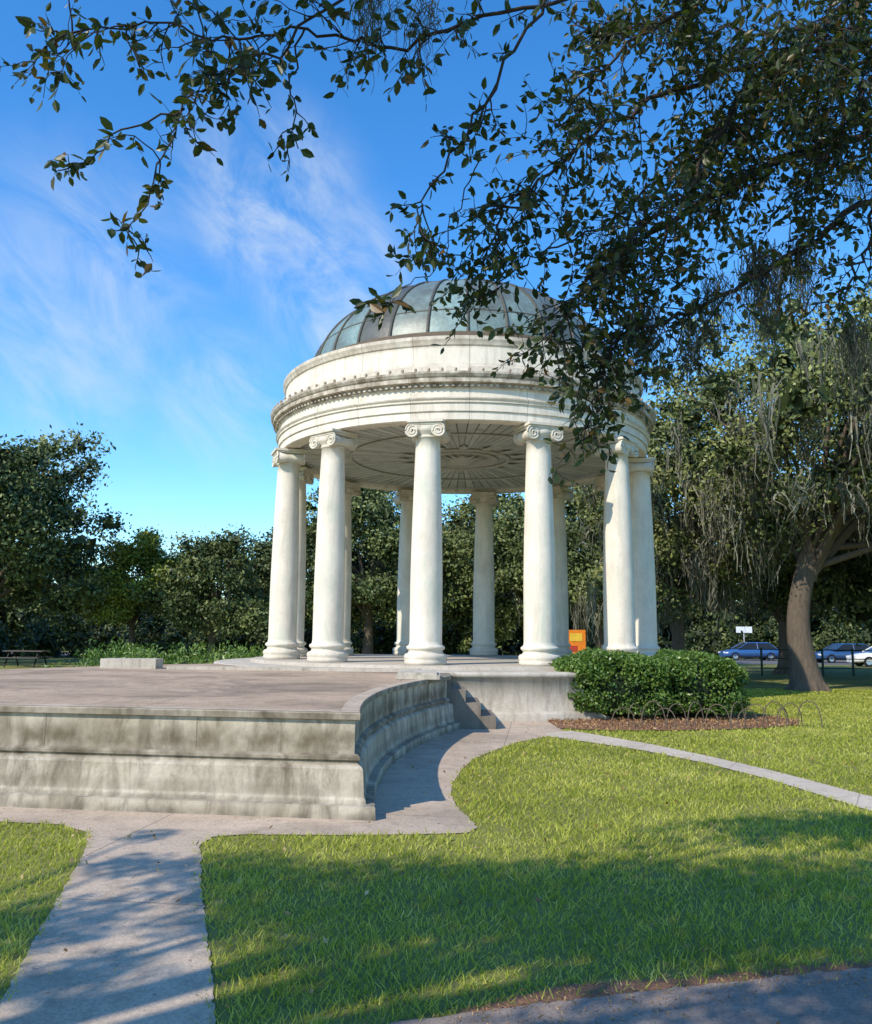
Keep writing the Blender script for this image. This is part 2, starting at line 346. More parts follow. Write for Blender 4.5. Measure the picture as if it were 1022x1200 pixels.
# ------------------------------------------------------------------ stage platform
arcY=np.linspace(8.42,16.0,20);arcX=-.83+((arcY-10)**2)/34
loop=[(-8.5,16.8),(-10.2,13),(-10.2,9.6)]+[(-.757+(-9.443)*(1-t),8.42+1.18*(1-t)) for t in np.linspace(.2,1,9)][:-1]+list(zip(arcX,arcY))+[(-.7,16.0),(-.7,18.5),(-2,20),(-5.5,21.5),(-7,19.8)]
loop=np.array(loop,float);N=len(loop)
d1=nrm(loop-np.roll(loop,1,0));d2=nrm(np.roll(loop,-1,0)-loop)
n1=np.c_[d1[:,1],-d1[:,0]];n2=np.c_[d2[:,1],-d2[:,0]]
nm=nrm(n1+n2);nm/=np.clip((nm*n1).sum(1),.5,1)[:,None]
prof=[(.045,.96),(.05,.95),(.045,.895),(.0,.88),(.0,.875),(0,.575),(.035,.565),(.055,.545),(.055,.52),(.03,.505),(.03,.49),(.07,.46),(.085,.44),(.085,.425),(.10,.19),(.115,.165),(.12,.135),(.20,.125),(.205,.12),(.21,-.02)]
V=[];K=len(prof)
for i in range(N):
    for o,z in prof: V.append((loop[i,0]+nm[i,0]*o,loop[i,1]+nm[i,1]*o,z))
F=[[i*K+j,((i+1)%N)*K+j,((i+1)%N)*K+j+1,i*K+j+1] for i in range(N) for j in range(K-1)]
st=empty('stage_platform')
w=MB();w.add(V,F)
w.build('platform_wall',[M_conc],st)
jb=MB()
def jnt(p,n,z0,z1,o):
    ang=math.atan2(n[1],n[0]);jb.box((p[0]+n[0]*o,p[1]+n[1]*o,(z0+z1)/2),(.004,.005,z1-z0),0,ang)
for t in np.linspace(0,1,7)[1:-1]:
    p=loop[2]+(np.array([arcX[0],arcY[0]])-loop[2])*t;jnt(p,n2[4],.58,.872,.0)
for i in range(14,30,4): jnt(loop[i],nm[i],.58,.872,.0)
jb.build('joints',[plain('dark_joint',(.16,.12,.085),.9)],st)
top=loop+nm*.045
o=sheet('stage_floor',[tuple(p) for p in top],.96,M_stage);o.parent=st
cur=MB()
def band(P0,P1,z1,mat):
    n=len(P0);V=[(p[0],p[1],z1) for p in P0]+[(p[0],p[1],z1) for p in P1]
    cur.add(V,[[i,i+1,n+i+1,n+i] for i in range(n-1)],mat)
sl=slice(2,31)
band(loop[sl]+nm[sl]*.04,loop[sl]-nm[sl]*.14,.964,0)
cur.build('coping',[stone('coping_concrete',(.64,.51,.38),(.45,.345,.24),(.14,.10,.06),.8,0,bump=.4)],st)
stp=MB()
for i in range(4):
    stp.box((1.0-.28*i,16.82,.12*(i+1)),(.285,1.46-.004*i,.24*(i+1)),0)
stp.build('stage_steps',[stone('step_concrete',(.30,.26,.21),(.18,.15,.115),(.07,.055,.045),.6,0,bump=.4)])
b=MB();b.box((-6.35,18.2,1.06),(1.15,.5,.2));b.build('stone_block',[M_concl])
b=MB();b.box((-.28,15.3,1.0),(.75,1.2,.07));b.box((-.28,15.3,1.05),(.65,1.1,.05));b.build('corner_pier_cap',[M_concl])
b=MB();b.box((-2.9,17.9,.99),(5.2,.35,.07),rot=-.04);b.build('stage_edge_step',[M_concl])

# ------------------------------------------------------------------ trees
def make_tree(name,loc,H,rx,rz,tr,ncl,per,leaf,seed,mat,moss=0,lean=(0,0),zc=None,tshift=0,fork=.28,clr=.24,low=-.75,mlen=(.7,2.6),zmin=1.2,limb=1.0):
    r=np.random.default_rng(seed);mb=MB();loc=np.array(loc,float)
    zc=H-rz if zc is None else zc
    cc=np.array([lean[0],lean[1],zc])
    d=unit(ncl,r);d[:,2]=np.where(d[:,2]<low,-d[:,2],d[:,2])
    th=np.arctan2(d[:,1],d[:,0]);ph=r.uniform(0,6.28,4)
    lob=1+.11*np.sin(3*th+ph[0])+.08*np.sin(5*th+ph[1]+3*d[:,2])+.08*np.sin(4*d[:,2]+ph[2])
    rad=r.uniform(.25,1,ncl)**.5*(1+r.normal(scale=.10,size=ncl))*lob
    C=cc+d*rad[:,None]*np.array([rx,rx,rz])*(1-clr*.6)
    C[:,2]=np.maximum(C[:,2],zmin+r.uniform(0,.8,ncl))
    zf=H*fork
    T=catmull([(0,0,-.1),(r.normal()*.1,r.normal()*.1,zf*.5),(lean[0]*.15,lean[1]*.15,zf)],5)
    k=len(T);tt=np.linspace(0,1,k);mb.tube(T,tr*(1+.7*np.exp(-tt*9)-.25*tt),14,1)
    for i in range(7):
        a=i*.9+r.uniform(0,.4);mb.tube([(0,0,tr*1.2),(math.cos(a)*tr*1.1,math.sin(a)*tr*1.1,.22),(math.cos(a)*tr*2.0,math.sin(a)*tr*2.0,-.08)],[tr*.5,tr*.33,tr*.12],7,1)
    idx=r.choice(ncl,min(ncl,26),replace=False)
    for i in idx:
        e=C[i];s0=T[-1]-np.array([0,0,r.uniform(0,.25)*zf])
        mid=s0+(e-s0)*.45+np.array([0,0,r.uniform(.0,.12)*H])+r.normal(scale=.3,size=3)
        Pp=catmull([s0,mid,e],6);mb.tube(Pp,np.linspace(tr*.36*limb,tr*.04,len(Pp)),7,1)
    for i in range(ncl):
        cr=rx*clr*r.uniform(.5,1.35);n=int(per*r.uniform(.6,1.3)*(cr/(rx*clr))**2)
        dd=unit(n,r);q=dd*(r.uniform(0,1,n)**.42)[:,None]*cr*np.array([1,1,.62])+r.normal(scale=cr*.12,size=(n,3))
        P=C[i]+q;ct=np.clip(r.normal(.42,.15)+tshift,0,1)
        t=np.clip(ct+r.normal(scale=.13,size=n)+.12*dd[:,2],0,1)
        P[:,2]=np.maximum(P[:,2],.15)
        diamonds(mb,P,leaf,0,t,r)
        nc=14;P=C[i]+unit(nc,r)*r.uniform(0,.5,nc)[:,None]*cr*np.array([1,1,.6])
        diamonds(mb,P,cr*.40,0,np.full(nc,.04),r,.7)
    if moss:
        low_c=C[C[:,2]<np.quantile(C[:,2],.5)]
        for i in range(moss):
            src=low_c if r.uniform()<.6 else C
            b0=src[r.integers(len(src))]+r.normal(scale=[rx*.09,rx*.09,.4])+np.array([-.1,-.2,0])
            L=min(r.uniform(mlen[0]**.5,mlen[1]**.5)**2,b0[2]-.9)
            if L<.3: continue
            ns=r.integers(8,24);w0=r.uniform(.10,.4);ti=r.normal(.45,.2)
            for _ in range(ns):
                p=b0+np.array([r.normal()*w0,r.normal()*w0,r.normal()*.28]);l=L*r.uniform(.2,1.0)**1.3;kk=6
                tl=np.linspace(0,1,kk);pts=p+np.c_[np.cumsum(r.normal(scale=.06,size=kk))+(b0[0]-p[0])*tl*.7,np.cumsum(r.normal(scale=.06,size=kk))+(b0[1]-p[1])*tl*.7,-l*tl]
                a=r.uniform(0,math.pi);wv=np.array([math.cos(a),math.sin(a),0])*(.028*(1-tl*.6)*r.uniform(.5,1.5,kk))[:,None]
                V=np.stack([pts-wv,pts+wv],1).reshape(-1,3)
                mb.add(V,[[2*j,2*j+1,2*j+3,2*j+2] for j in range(kk-1)],2,np.clip(ti+r.normal(scale=.15),0,1))
    return mb.build(name,[mat,M_bark,M_moss],loc=tuple(loc))
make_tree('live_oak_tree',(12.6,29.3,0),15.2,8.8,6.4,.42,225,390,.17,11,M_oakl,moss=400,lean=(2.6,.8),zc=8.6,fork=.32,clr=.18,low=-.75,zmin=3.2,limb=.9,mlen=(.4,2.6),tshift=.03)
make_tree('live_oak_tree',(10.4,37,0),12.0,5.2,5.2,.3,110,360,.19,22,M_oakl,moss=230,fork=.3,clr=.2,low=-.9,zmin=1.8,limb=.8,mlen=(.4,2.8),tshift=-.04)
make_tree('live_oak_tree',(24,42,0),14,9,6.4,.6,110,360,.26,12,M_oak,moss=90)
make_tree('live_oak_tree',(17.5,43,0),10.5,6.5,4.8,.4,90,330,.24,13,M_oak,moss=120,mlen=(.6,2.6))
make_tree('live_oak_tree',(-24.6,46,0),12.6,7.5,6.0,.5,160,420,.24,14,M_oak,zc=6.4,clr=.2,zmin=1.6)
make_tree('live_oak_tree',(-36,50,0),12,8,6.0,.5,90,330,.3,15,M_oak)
make_tree('yellow_green_tree',(-17.6,50,0),8.2,3.4,3.7,.2,75,330,.19,16,M_yel,zmin=.8)
make_tree('oak_tree',(-12.9,50,0),7.4,4.2,3.5,.25,80,330,.21,17,M_oak,tshift=.06,zmin=.6)
make_tree('oak_tree',(-9.6,56,0),9.0,4.2,4.4,.25,80,330,.22,18,M_oak,tshift=.0,zmin=.6)
make_tree('live_oak_tree',(-4.2,54,0),12.2,5.6,5.6,.35,115,400,.23,19,M_oak,tshift=.10,zmin=.8,low=-.95)
make_tree('live_oak_tree',(3.5,56,0),11.4,5.4,5.4,.35,105,400,.24,20,M_oakl,tshift=-.10,zmin=.8,low=-.95)
make_tree('live_oak_tree',(10.0,52,0),12.6,5.8,6.0,.35,110,400,.23,21,M_oak,moss=60,tshift=.02,zmin=.8,low=-.95)
# distant mass of trees
r=np.random.default_rng(31);mb=MB()
def dh(X): return 8.2+2.2*np.sin(X*.13+1)+1.6*np.sin(X*.31)+np.where(X>-8,2.0,-1.2)
for i in range(900):
    X=r.uniform(-95,95);Y=r.uniform(76,92);hz=float(dh(np.array(X)))
    z=r.uniform(0,1)**.8*hz;cr=r.uniform(1.5,2.8);n=140;dd=unit(n,r)
    P=np.array([X,Y,z])+dd*(r.uniform(0,1,n)**.4)[:,None]*cr*np.array([1,1,.75]);P[:,2]=np.maximum(P[:,2],.2)
    diamonds(mb,P,.46,0,np.clip(r.normal(.36,.14)+r.normal(scale=.12,size=n)+.12*dd[:,2],0,1),r)
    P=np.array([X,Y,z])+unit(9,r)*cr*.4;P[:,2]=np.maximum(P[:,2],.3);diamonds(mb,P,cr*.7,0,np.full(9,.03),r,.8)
for k in range(26):
    X=-95+k*7.6+r.normal();mb.tube([(X,84,0),(X+r.normal()*.4,84,4.5)],[.35,.2],8,1)
gx=np.linspace(-140,140,160);gz=np.linspace(0,1,7)
V=np.array([(X+r.normal()*.3,90+r.normal()*.8,(float(dh(np.array(X)))*.72+r.normal()*.5)*z) for X in gx for z in gz])
mb.add(V,[[i*7+j,(i+1)*7+j,(i+1)*7+j+1,i*7+j+1] for i in range(159) for j in range(6)],0,r.uniform(.0,.12,159*6))
mb.build('distant_trees',[M_oak,M_bark])
mb=MB()
for i in range(300):
    X=r.uniform(-60,62);Y=r.uniform(57,60.5) if X<12 else r.uniform(74,76);z=r.uniform(0,2.2);cr=r.uniform(.8,1.6);n=170;dd=unit(n,r)
    P=np.array([X,Y,z])+dd*(r.uniform(0,1,n)**.4)[:,None]*cr;P[:,2]=abs(P[:,2])
    diamonds(mb,P,.27,0,np.clip(r.normal(.30,.14)+r.normal(scale=.1,size=n),0,1),r)
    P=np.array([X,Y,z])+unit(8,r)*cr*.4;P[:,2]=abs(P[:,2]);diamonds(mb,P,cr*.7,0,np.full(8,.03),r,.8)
mb.build('shrub_row',[M_oak])
mb=MB()
for i in range(46):
    X=r.uniform(-12.5,-5.8);Y=r.uniform(27,31);z=r.uniform(.3,1.1);cr=r.uniform(.3,.6);n=150;dd=unit(n,r)
    P=np.array([X,Y,z])+dd*(r.uniform(0,1,n)**.4)[:,None]*cr;P[:,2]=abs(P[:,2])
    diamonds(mb,P,.15,0,np.clip(r.normal(.6,.15)+r.normal(scale=.1,size=n),0,1),r,.3,np.array([0,0,.6]))
mb.build('flower_bed_shrubs',[M_hedge])

# ------------------------------------------------------------------ hedge
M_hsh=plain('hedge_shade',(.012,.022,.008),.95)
def shrub(name,c,rad,n,seed):
    r=np.random.default_rng(seed);mb=MB();c=np.array(c);rad=np.array(rad)
    d=unit(n,r);d[:,2]=np.where(d[:,2]<-.5,-d[:,2],d[:,2])
    p=np.sign(d)*abs(d)**.62;p/= (np.sum(abs(p)**3.2,axis=1)**(1/3.2))[:,None]
    bumpy=1+.05*np.sin(p[:,0]*7+seed)*np.sin(p[:,1]*6)+.05*np.sin(p[:,2]*9+p[:,0]*5)
    P=c+p*rad*(bumpy*r.uniform(.80,1.0,n)**.6*(1+r.normal(scale=.016,size=n)))[:,None]
    P=P[P[:,2]>.05];k=len(P)
    t=np.clip(r.normal(.5,.2,k)+.1*np.sin(P[:,0]*5)*np.sin(P[:,2]*7),0,1)
    diamonds(mb,P,.075,0,t,r,.6,(P-c)*.5)
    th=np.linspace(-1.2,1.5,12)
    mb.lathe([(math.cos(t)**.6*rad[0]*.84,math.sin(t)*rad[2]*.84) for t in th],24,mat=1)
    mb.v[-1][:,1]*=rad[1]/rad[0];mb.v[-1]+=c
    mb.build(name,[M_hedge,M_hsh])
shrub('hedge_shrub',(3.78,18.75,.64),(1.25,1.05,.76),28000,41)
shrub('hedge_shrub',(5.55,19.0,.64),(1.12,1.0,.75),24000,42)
hp=MB()
for i in range(15):
    t=i/14;X=3.6+3.7*t;Y=16.6+.2*math.sin(i*2.1)+1.4*max(0,t-.6);h=.36+.14*((i*7)%3)/2;w=.22
    a=np.linspace(0,math.pi,12);ry=.7*math.sin(i*1.7)
    hp.tube([(X+w*math.cos(q)*math.cos(ry),Y+w*math.cos(q)*math.sin(ry),.02+h*math.sin(q)**.7) for q in a],.011,5)
hp.build('wire_hoop_edging',[plain('rusty_wire',(.12,.09,.065),.7)])
r=np.random.default_rng(50);mb=MB()
P=np.c_[r.uniform(2.3,7.7,6000),r.uniform(16,20,6000),np.full(6000,.03)];P=P[inpoly(P,mulch)];P[:,2]+=r.uniform(0,.03,len(P))
diamonds(mb,P,.06,0,r.uniform(0,.8,len(P)),r,.35)
P=np.c_[r.uniform(-.8,2.8,5000),r.uniform(3.6,5.1,5000),np.full(5000,.02)];P=P[inpoly(P,ragged(soil[::4],.05,9))]
diamonds(mb,P,.022,0,r.uniform(0,.8,len(P)),r,.25);mb.build('mulch_chips',[M_dry])

# ------------------------------------------------------------------ grass blades
r=np.random.default_rng(60)
NB=300000
u=r.uniform(0,1,NB);Y=(3.2**.7+u*(30**.7-3.2**.7))**(1/.7)
X=r.uniform(-1,1,NB)*(.62*Y+1.0);P=np.c_[X,Y]
J=P+r.normal(scale=.028,size=P.shape)
ex=inpoly(J,main_path)|inpoly(J,cross_path)|inpoly(J,side_path)|inpoly(J,mulch)|inpoly(P,loop+nm*.2)|(np.hypot(X-CX,Y-CY)<6.75)
ex|=inpoly(J,soil)&(r.uniform(size=NB)<.75)
P=P[~ex];n=len(P);Y=P[:,1]
a=r.uniform(0,2*math.pi,n);wd=.0032*(Y/4)**.85*r.uniform(.7,1.4,n);h=r.uniform(.02,.05,n)*(1+.25*np.sin(P[:,0]*3.1)*np.sin(Y*2.3))
W=np.c_[np.cos(a),np.sin(a),np.zeros(n)]*wd[:,None]
b0=np.c_[P,np.zeros(n)];ln=r.normal(scale=.7,size=(n,2))*h[:,None]
tp=b0+np.c_[ln,h]
V=np.stack([b0-W,b0+W,tp+W*.25,tp-W*.25],1)
patch=.5+.5*np.sin(P[:,0]*1.7+1.3*np.sin(Y*1.1))*np.sin(Y*1.9+P[:,0]*.7)
patch2=np.sin(P[:,0]*4.3+2*np.sin(Y*2.7))*np.sin(Y*3.9+1.5*np.sin(P[:,0]*3.1))
mb=MB();mb.add(V.reshape(-1,3),np.arange(n*4).reshape(-1,4),0,np.clip(.37+.22*patch+.10*patch2+r.normal(scale=.18,size=n),0,1))
mb.build('lawn_grass',[M_grass])
P=np.c_[r.uniform(-6,9,800),r.uniform(3.5,18,800)**1.0,np.full(800,.03)]
P=P[~(inpoly(P,loop+nm*.2))];mbf=MB();diamonds(mbf,P,.04,0,r.uniform(0,1,len(P)),r,.6);mbf.build('fallen_leaves',[M_dry])

# ------------------------------------------------------------------ overhanging oak with its near branches
r=np.random.default_rng(77)
nb=MB()   # mats: 0 twig, 1 leaf, 2 moss, 3 bark
LP=[];LA=[];LS=[]
def leaves_on(P,dens,size):
    L=np.linalg.norm(np.diff(P,axis=0),axis=1).sum();n=max(2,int(L/dens))
    tt=np.linspace(.12,1,n);k=len(P)-1
    for t in tt:
        f=t*k;i=min(int(f),k-1);p=P[i]+(P[i+1]-P[i])*(f-i);tg=nrm(P[i+1]-P[i])
        for _ in range(1 if r.uniform()<.6 else 2):
            a=nrm(tg*.6+unit(1,r)[0]*.9+np.array([0,0,-.25]))
            LP.append(p);LA.append(a);LS.append(size*r.uniform(.5,1.3))
def wiggle(p,d,L,k,droop):
    P=[p]
    for i in range(k):
        d=nrm(d+r.normal(scale=.22,size=3)+np.array([0,0,-droop]));P.append(P[-1]+d*L/k)
    return np.array(P)
def branch(P,r0,r1,dens,tl,leaf=.062,skip=0.,droop=.07,sub=True):
    Q=catmull(P,6);Q[1:-1]+=r.normal(scale=.018,size=Q[1:-1].shape)
    nb.tube(Q,np.linspace(r0,r1,len(Q)),7,0)
    L=np.linalg.norm(np.diff(Q,axis=0),axis=1).sum();n=int(L*dens)
    for _ in range(n):
        t=skip+(1-skip)*r.uniform();f=t*(len(Q)-1);i=min(int(f),len(Q)-2)
        p=Q[i]+(Q[i+1]-Q[i])*(f-i);tg=nrm(Q[i+1]-Q[i])
        d=nrm(tg*.7+unit(1,r)[0]*.9);l=tl*r.uniform(.35,1.15)
        W=wiggle(p,d,l,6,droop);nb.tube(W,np.linspace(.005,.0016,7),4,0)
        leaves_on(W[2:],.05,leaf)
        if sub:
            for _ in range(r.integers(1,4)):
                j=r.integers(2,6);W2=wiggle(W[j],nrm(W[j]-W[j-1]+unit(1,r)[0]*.8),l*.45,4,droop);nb.tube(W2,np.linspace(.003,.0014,5),4,0);leaves_on(W2,.042,leaf)
    leaves_on(Q[-8:],.04,leaf)
B1=[(4.15,5.93,6.11),(3.07,5.54,5.29),(2.43,5.39,4.97),(1.90,5.23,4.64),(1.45,5.08,4.29),(1.09,4.92,3.99),(.80,4.77,3.66),(.65,4.81,3.41)]
B2=[(3.83,6.05,5.27),(3.07,5.62,4.79),(2.60,5.47,4.43),(2.18,5.31,4.11),(1.78,5.15,3.84),(1.37,5.08,3.64),(1.09,5.0,3.48),(.92,4.96,3.2)]
B3=[(4.0,5.6,6.3),(3.07,5.46,5.89),(2.18,5.12,5.44),(1.56,4.95,5.17),(1.09,4.80,4.81),(.70,4.66,4.45),(.40,4.70,4.17),(.25,4.74,3.85)]
B4=[(3.4,4.6,6.2),(1.95,4.48,5.68),(.91,4.33,5.31),(.23,4.17,5.0),(-.27,4.10,4.77),(-.72,4.09,4.86),(-1.15,4.01,4.75),(-1.54,4.0,4.81),(-1.98,4.0,4.75)]
B5=[(.91,4.1,5.45),(-.27,3.95,5.12),(-.78,3.92,4.64),(-1.08,3.94,4.49),(-1.29,3.97,4.32),(-1.40,4.01,4.02),(-1.57,4.06,3.66)]
branch(B1,.035,.006,26,.55,skip=.08)
branch(B2,.028,.005,22,.5,skip=.15)
branch(B3,.024,.005,20,.55,skip=.05)
branch(B4,.014,.004,9,.42,skip=.15,leaf=.066)
branch(B5,.009,.003,7,.32,skip=.25,leaf=.07)
branch([(-1.29,3.97,4.32),(-1.60,3.99,4.19),(-1.87,4.02,3.98)],.006,.003,4,.22,leaf=.07)
branch([(-.72,4.09,4.86),(-.77,4.04,4.51),(-.73,4.09,4.18)],.006,.003,4,.2,leaf=.07)
branch([(.61,4.23,5.26),(.32,4.22,4.68),(.09,4.27,4.32),(-.1,4.32,4.0),(-.03,4.36,3.72)],.010,.003,9,.34)
branch([(.25,4.4,4.35),(.1,4.4,4.0),(.0,4.4,3.7),(-.2,4.4,3.55),(-.33,4.4,3.40)],.004,.002,7,.15,skip=.85,sub=False,leaf=.085)
branch([(2.18,5.12,5.44),(1.8,4.9,4.9),(1.5,4.8,4.4),(1.2,4.7,4.1),(1.0,4.6,3.75)],.016,.004,24,.5)
branch([(3.2,5.0,6.2),(2.5,4.8,5.6),(2.2,4.7,5.2),(1.9,4.7,4.9)],.016,.004,34,.55)
branch([(1.95,4.48,5.68),(1.4,4.5,5.3),(.95,4.5,4.95),(.7,4.5,4.6)],.014,.004,20,.45)
branch([(3.07,5.62,4.79),(2.9,5.5,4.3),(2.7,5.4,4.0),(2.3,5.3,3.8)],.014,.004,10,.4)
branch([(3.4,5.2,6.2),(2.9,5.1,5.5),(2.6,5.1,5.0),(2.4,5.1,4.6)],.016,.004,34,.55)
branch([(3.6,5.6,6.3),(3.0,5.4,5.95),(2.3,5.2,5.75),(1.5,5.0,5.6),(.9,4.8,5.4)],.018,.004,30,.5)
branch([(3.2,5.6,5.9),(2.6,5.5,5.5),(2.0,5.3,5.1),(1.5,5.1,4.75)],.016,.004,30,.5)
branch([(1.3,5.0,4.5),(1.0,4.9,4.2),(.6,4.8,3.95),(.35,4.8,3.75),(.2,4.7,3.62)],.008,.003,9,.3)
branch([(1.45,5.08,4.29),(1.3,5.0,3.8),(1.05,5.0,3.4),(.92,4.9,3.05),(.88,4.9,2.85)],.010,.003,16,.32)
TR=np.array([8.2,1.6,0.])
nb.tube(catmull([TR+[0,0,-.1],TR+[-.05,.05,1.6],TR+[-.2,.1,3.2]],6),np.linspace(.62,.42,13),16,3)
for e,rr in((B1[0],.037),(B2[0],.028),(B3[0],.026),(B4[0],.016)):
    e=np.array(e);s0=TR+[-.2,.1,3.0];Q=catmull([s0,s0+(e-s0)*.4+[0,0,.9],e],7);nb.tube(Q,np.linspace(.26,rr,len(Q)),10,3)
LPa=np.array(LP);a=np.array(LA);s=np.array(LS)[:,None];n=len(LPa)
bb=nrm(np.cross(a,unit(n,r)));nn=np.cross(a,bb);base=LPa+a*s*.12
V=np.stack([base,base+a*s*.32+bb*s*.25+nn*s*.06,base+a*s*.7+bb*s*.2+nn*s*.04,base+a*s-nn*s*.06,base+a*s*.7-bb*s*.2+nn*s*.04,base+a*s*.32-bb*s*.25+nn*s*.06],1).reshape(-1,3)
i0=np.arange(n)*6;F=np.stack([np.stack([i0,i0+1,i0+2,i0+3],-1),np.stack([i0,i0+3,i0+4,i0+5],-1)],1).reshape(-1,4)
tn=np.clip(r.normal(.38,.16,n),0,.75);tn[r.uniform(size=n)<.05]=.95
nb.add(V,F,1,np.repeat(tn,2))
def moss(c,L,w,n,wd=.003):
    c=np.array(c)
    for _ in range(n):
        p=c+r.normal(scale=[w,w,.07]);l=L*r.uniform(.2,1.05);kk=9;tl=np.linspace(0,1,kk)
        pts=p+np.c_[np.cumsum(r.normal(scale=.018,size=kk))+(c[0]-p[0])*tl*.6,np.cumsum(r.normal(scale=.018,size=kk)),-l*tl]
        q=r.uniform(0,math.pi);wv=np.array([math.cos(q),math.sin(q),0])*(wd*(1-tl*.6))[:,None]
        nb.add(np.stack([pts-wv,pts+wv],1).reshape(-1,3),[[2*j,2*j+1,2*j+3,2*j+2] for j in range(kk-1)],2,np.clip(r.normal(.45,.2),0,1))
for c,L,w,k in(((-.36,4.05,5.05),.42,.07,120),((-.1,4.1,5.0),.32,.05,80),((2.42,5.4,4.25),.45,.05,170),((2.12,5.3,4.15),.65,.07,240),((1.3,5.1,3.72),.45,.08,170),((2.85,5.6,3.85),.6,.07,170),((1.0,4.9,4.05),.3,.05,70),((1.75,5.1,3.9),.4,.06,120),((2.9,5.5,5.0),.4,.07,80),((1.7,4.9,5.3),.3,.06,70),((1.55,5.0,3.55),.35,.05,100)):
    moss(c,L,w,k)
nb.build('overhanging_oak_tree',[M_twig,M_near,M_mossn,M_bark])

# neighbouring oak behind the viewpoint whose crown shades the foreground
r=np.random.default_rng(90);sb=MB()
sb.tube(catmull([(-9.5,-3,-.1),(-9.4,-2.9,2),(-9,-2.8,4)],5),np.linspace(.6,.4,11),14,1)
tg=[(-1.4,6.4,.65),(-.9,5.7,.85),(-.2,6.2,.8),(.5,5.9,.9),(1.2,6.2,.85),(2.0,6.0,.9),(2.8,6.2,.9),(-.2,5.4,.7),(.8,5.4,.75),(1.6,5.4,.75),(2.4,5.4,.75),(3.4,5.8,.85),(4.2,6.3,.8),(3.7,6.7,.5),
 (-2.3,5.3,.55),(-1.7,4.5,.4),(-3.6,4.7,.5),(-2.2,6.6,.35),(-2.4,7.5,.25),(1.0,4.8,.5),(3.3,5.0,.7),(-.3,4.6,.4),(2.2,4.6,.5),(1.8,4.0,.7),(.6,3.7,.6),(3.0,4.2,.7),(3.0,8.1,.45),(3.7,8.3,.6),(4.4,8.1,.65),(5.2,8.0,.7),(5.2,7.0,.5),(-5,6.3,.5)]
for (sx,sy,cr) in tg:
    z=r.uniform(5.6,6.4);c=np.array([sx-.886*z,sy-.886*z,z]);n=int(1700*cr*cr)
    dd=unit(n,r);P=c+dd*(r.uniform(0,1,n)**.5)[:,None]*cr*np.array([1,1,.5])
    diamonds(sb,P,.10,0,np.clip(r.normal(.4,.15,n),0,1),r,.65)
    Q=catmull([(-9,-2.8,4),((c[0]-9)/2,(c[1]-2.8)/2,(z+4)/2+.8),tuple(c)],6);sb.tube(Q,np.linspace(.10,.012,len(Q)),6,1)
sb.build('live_oak_tree',[M_oak,M_bark])

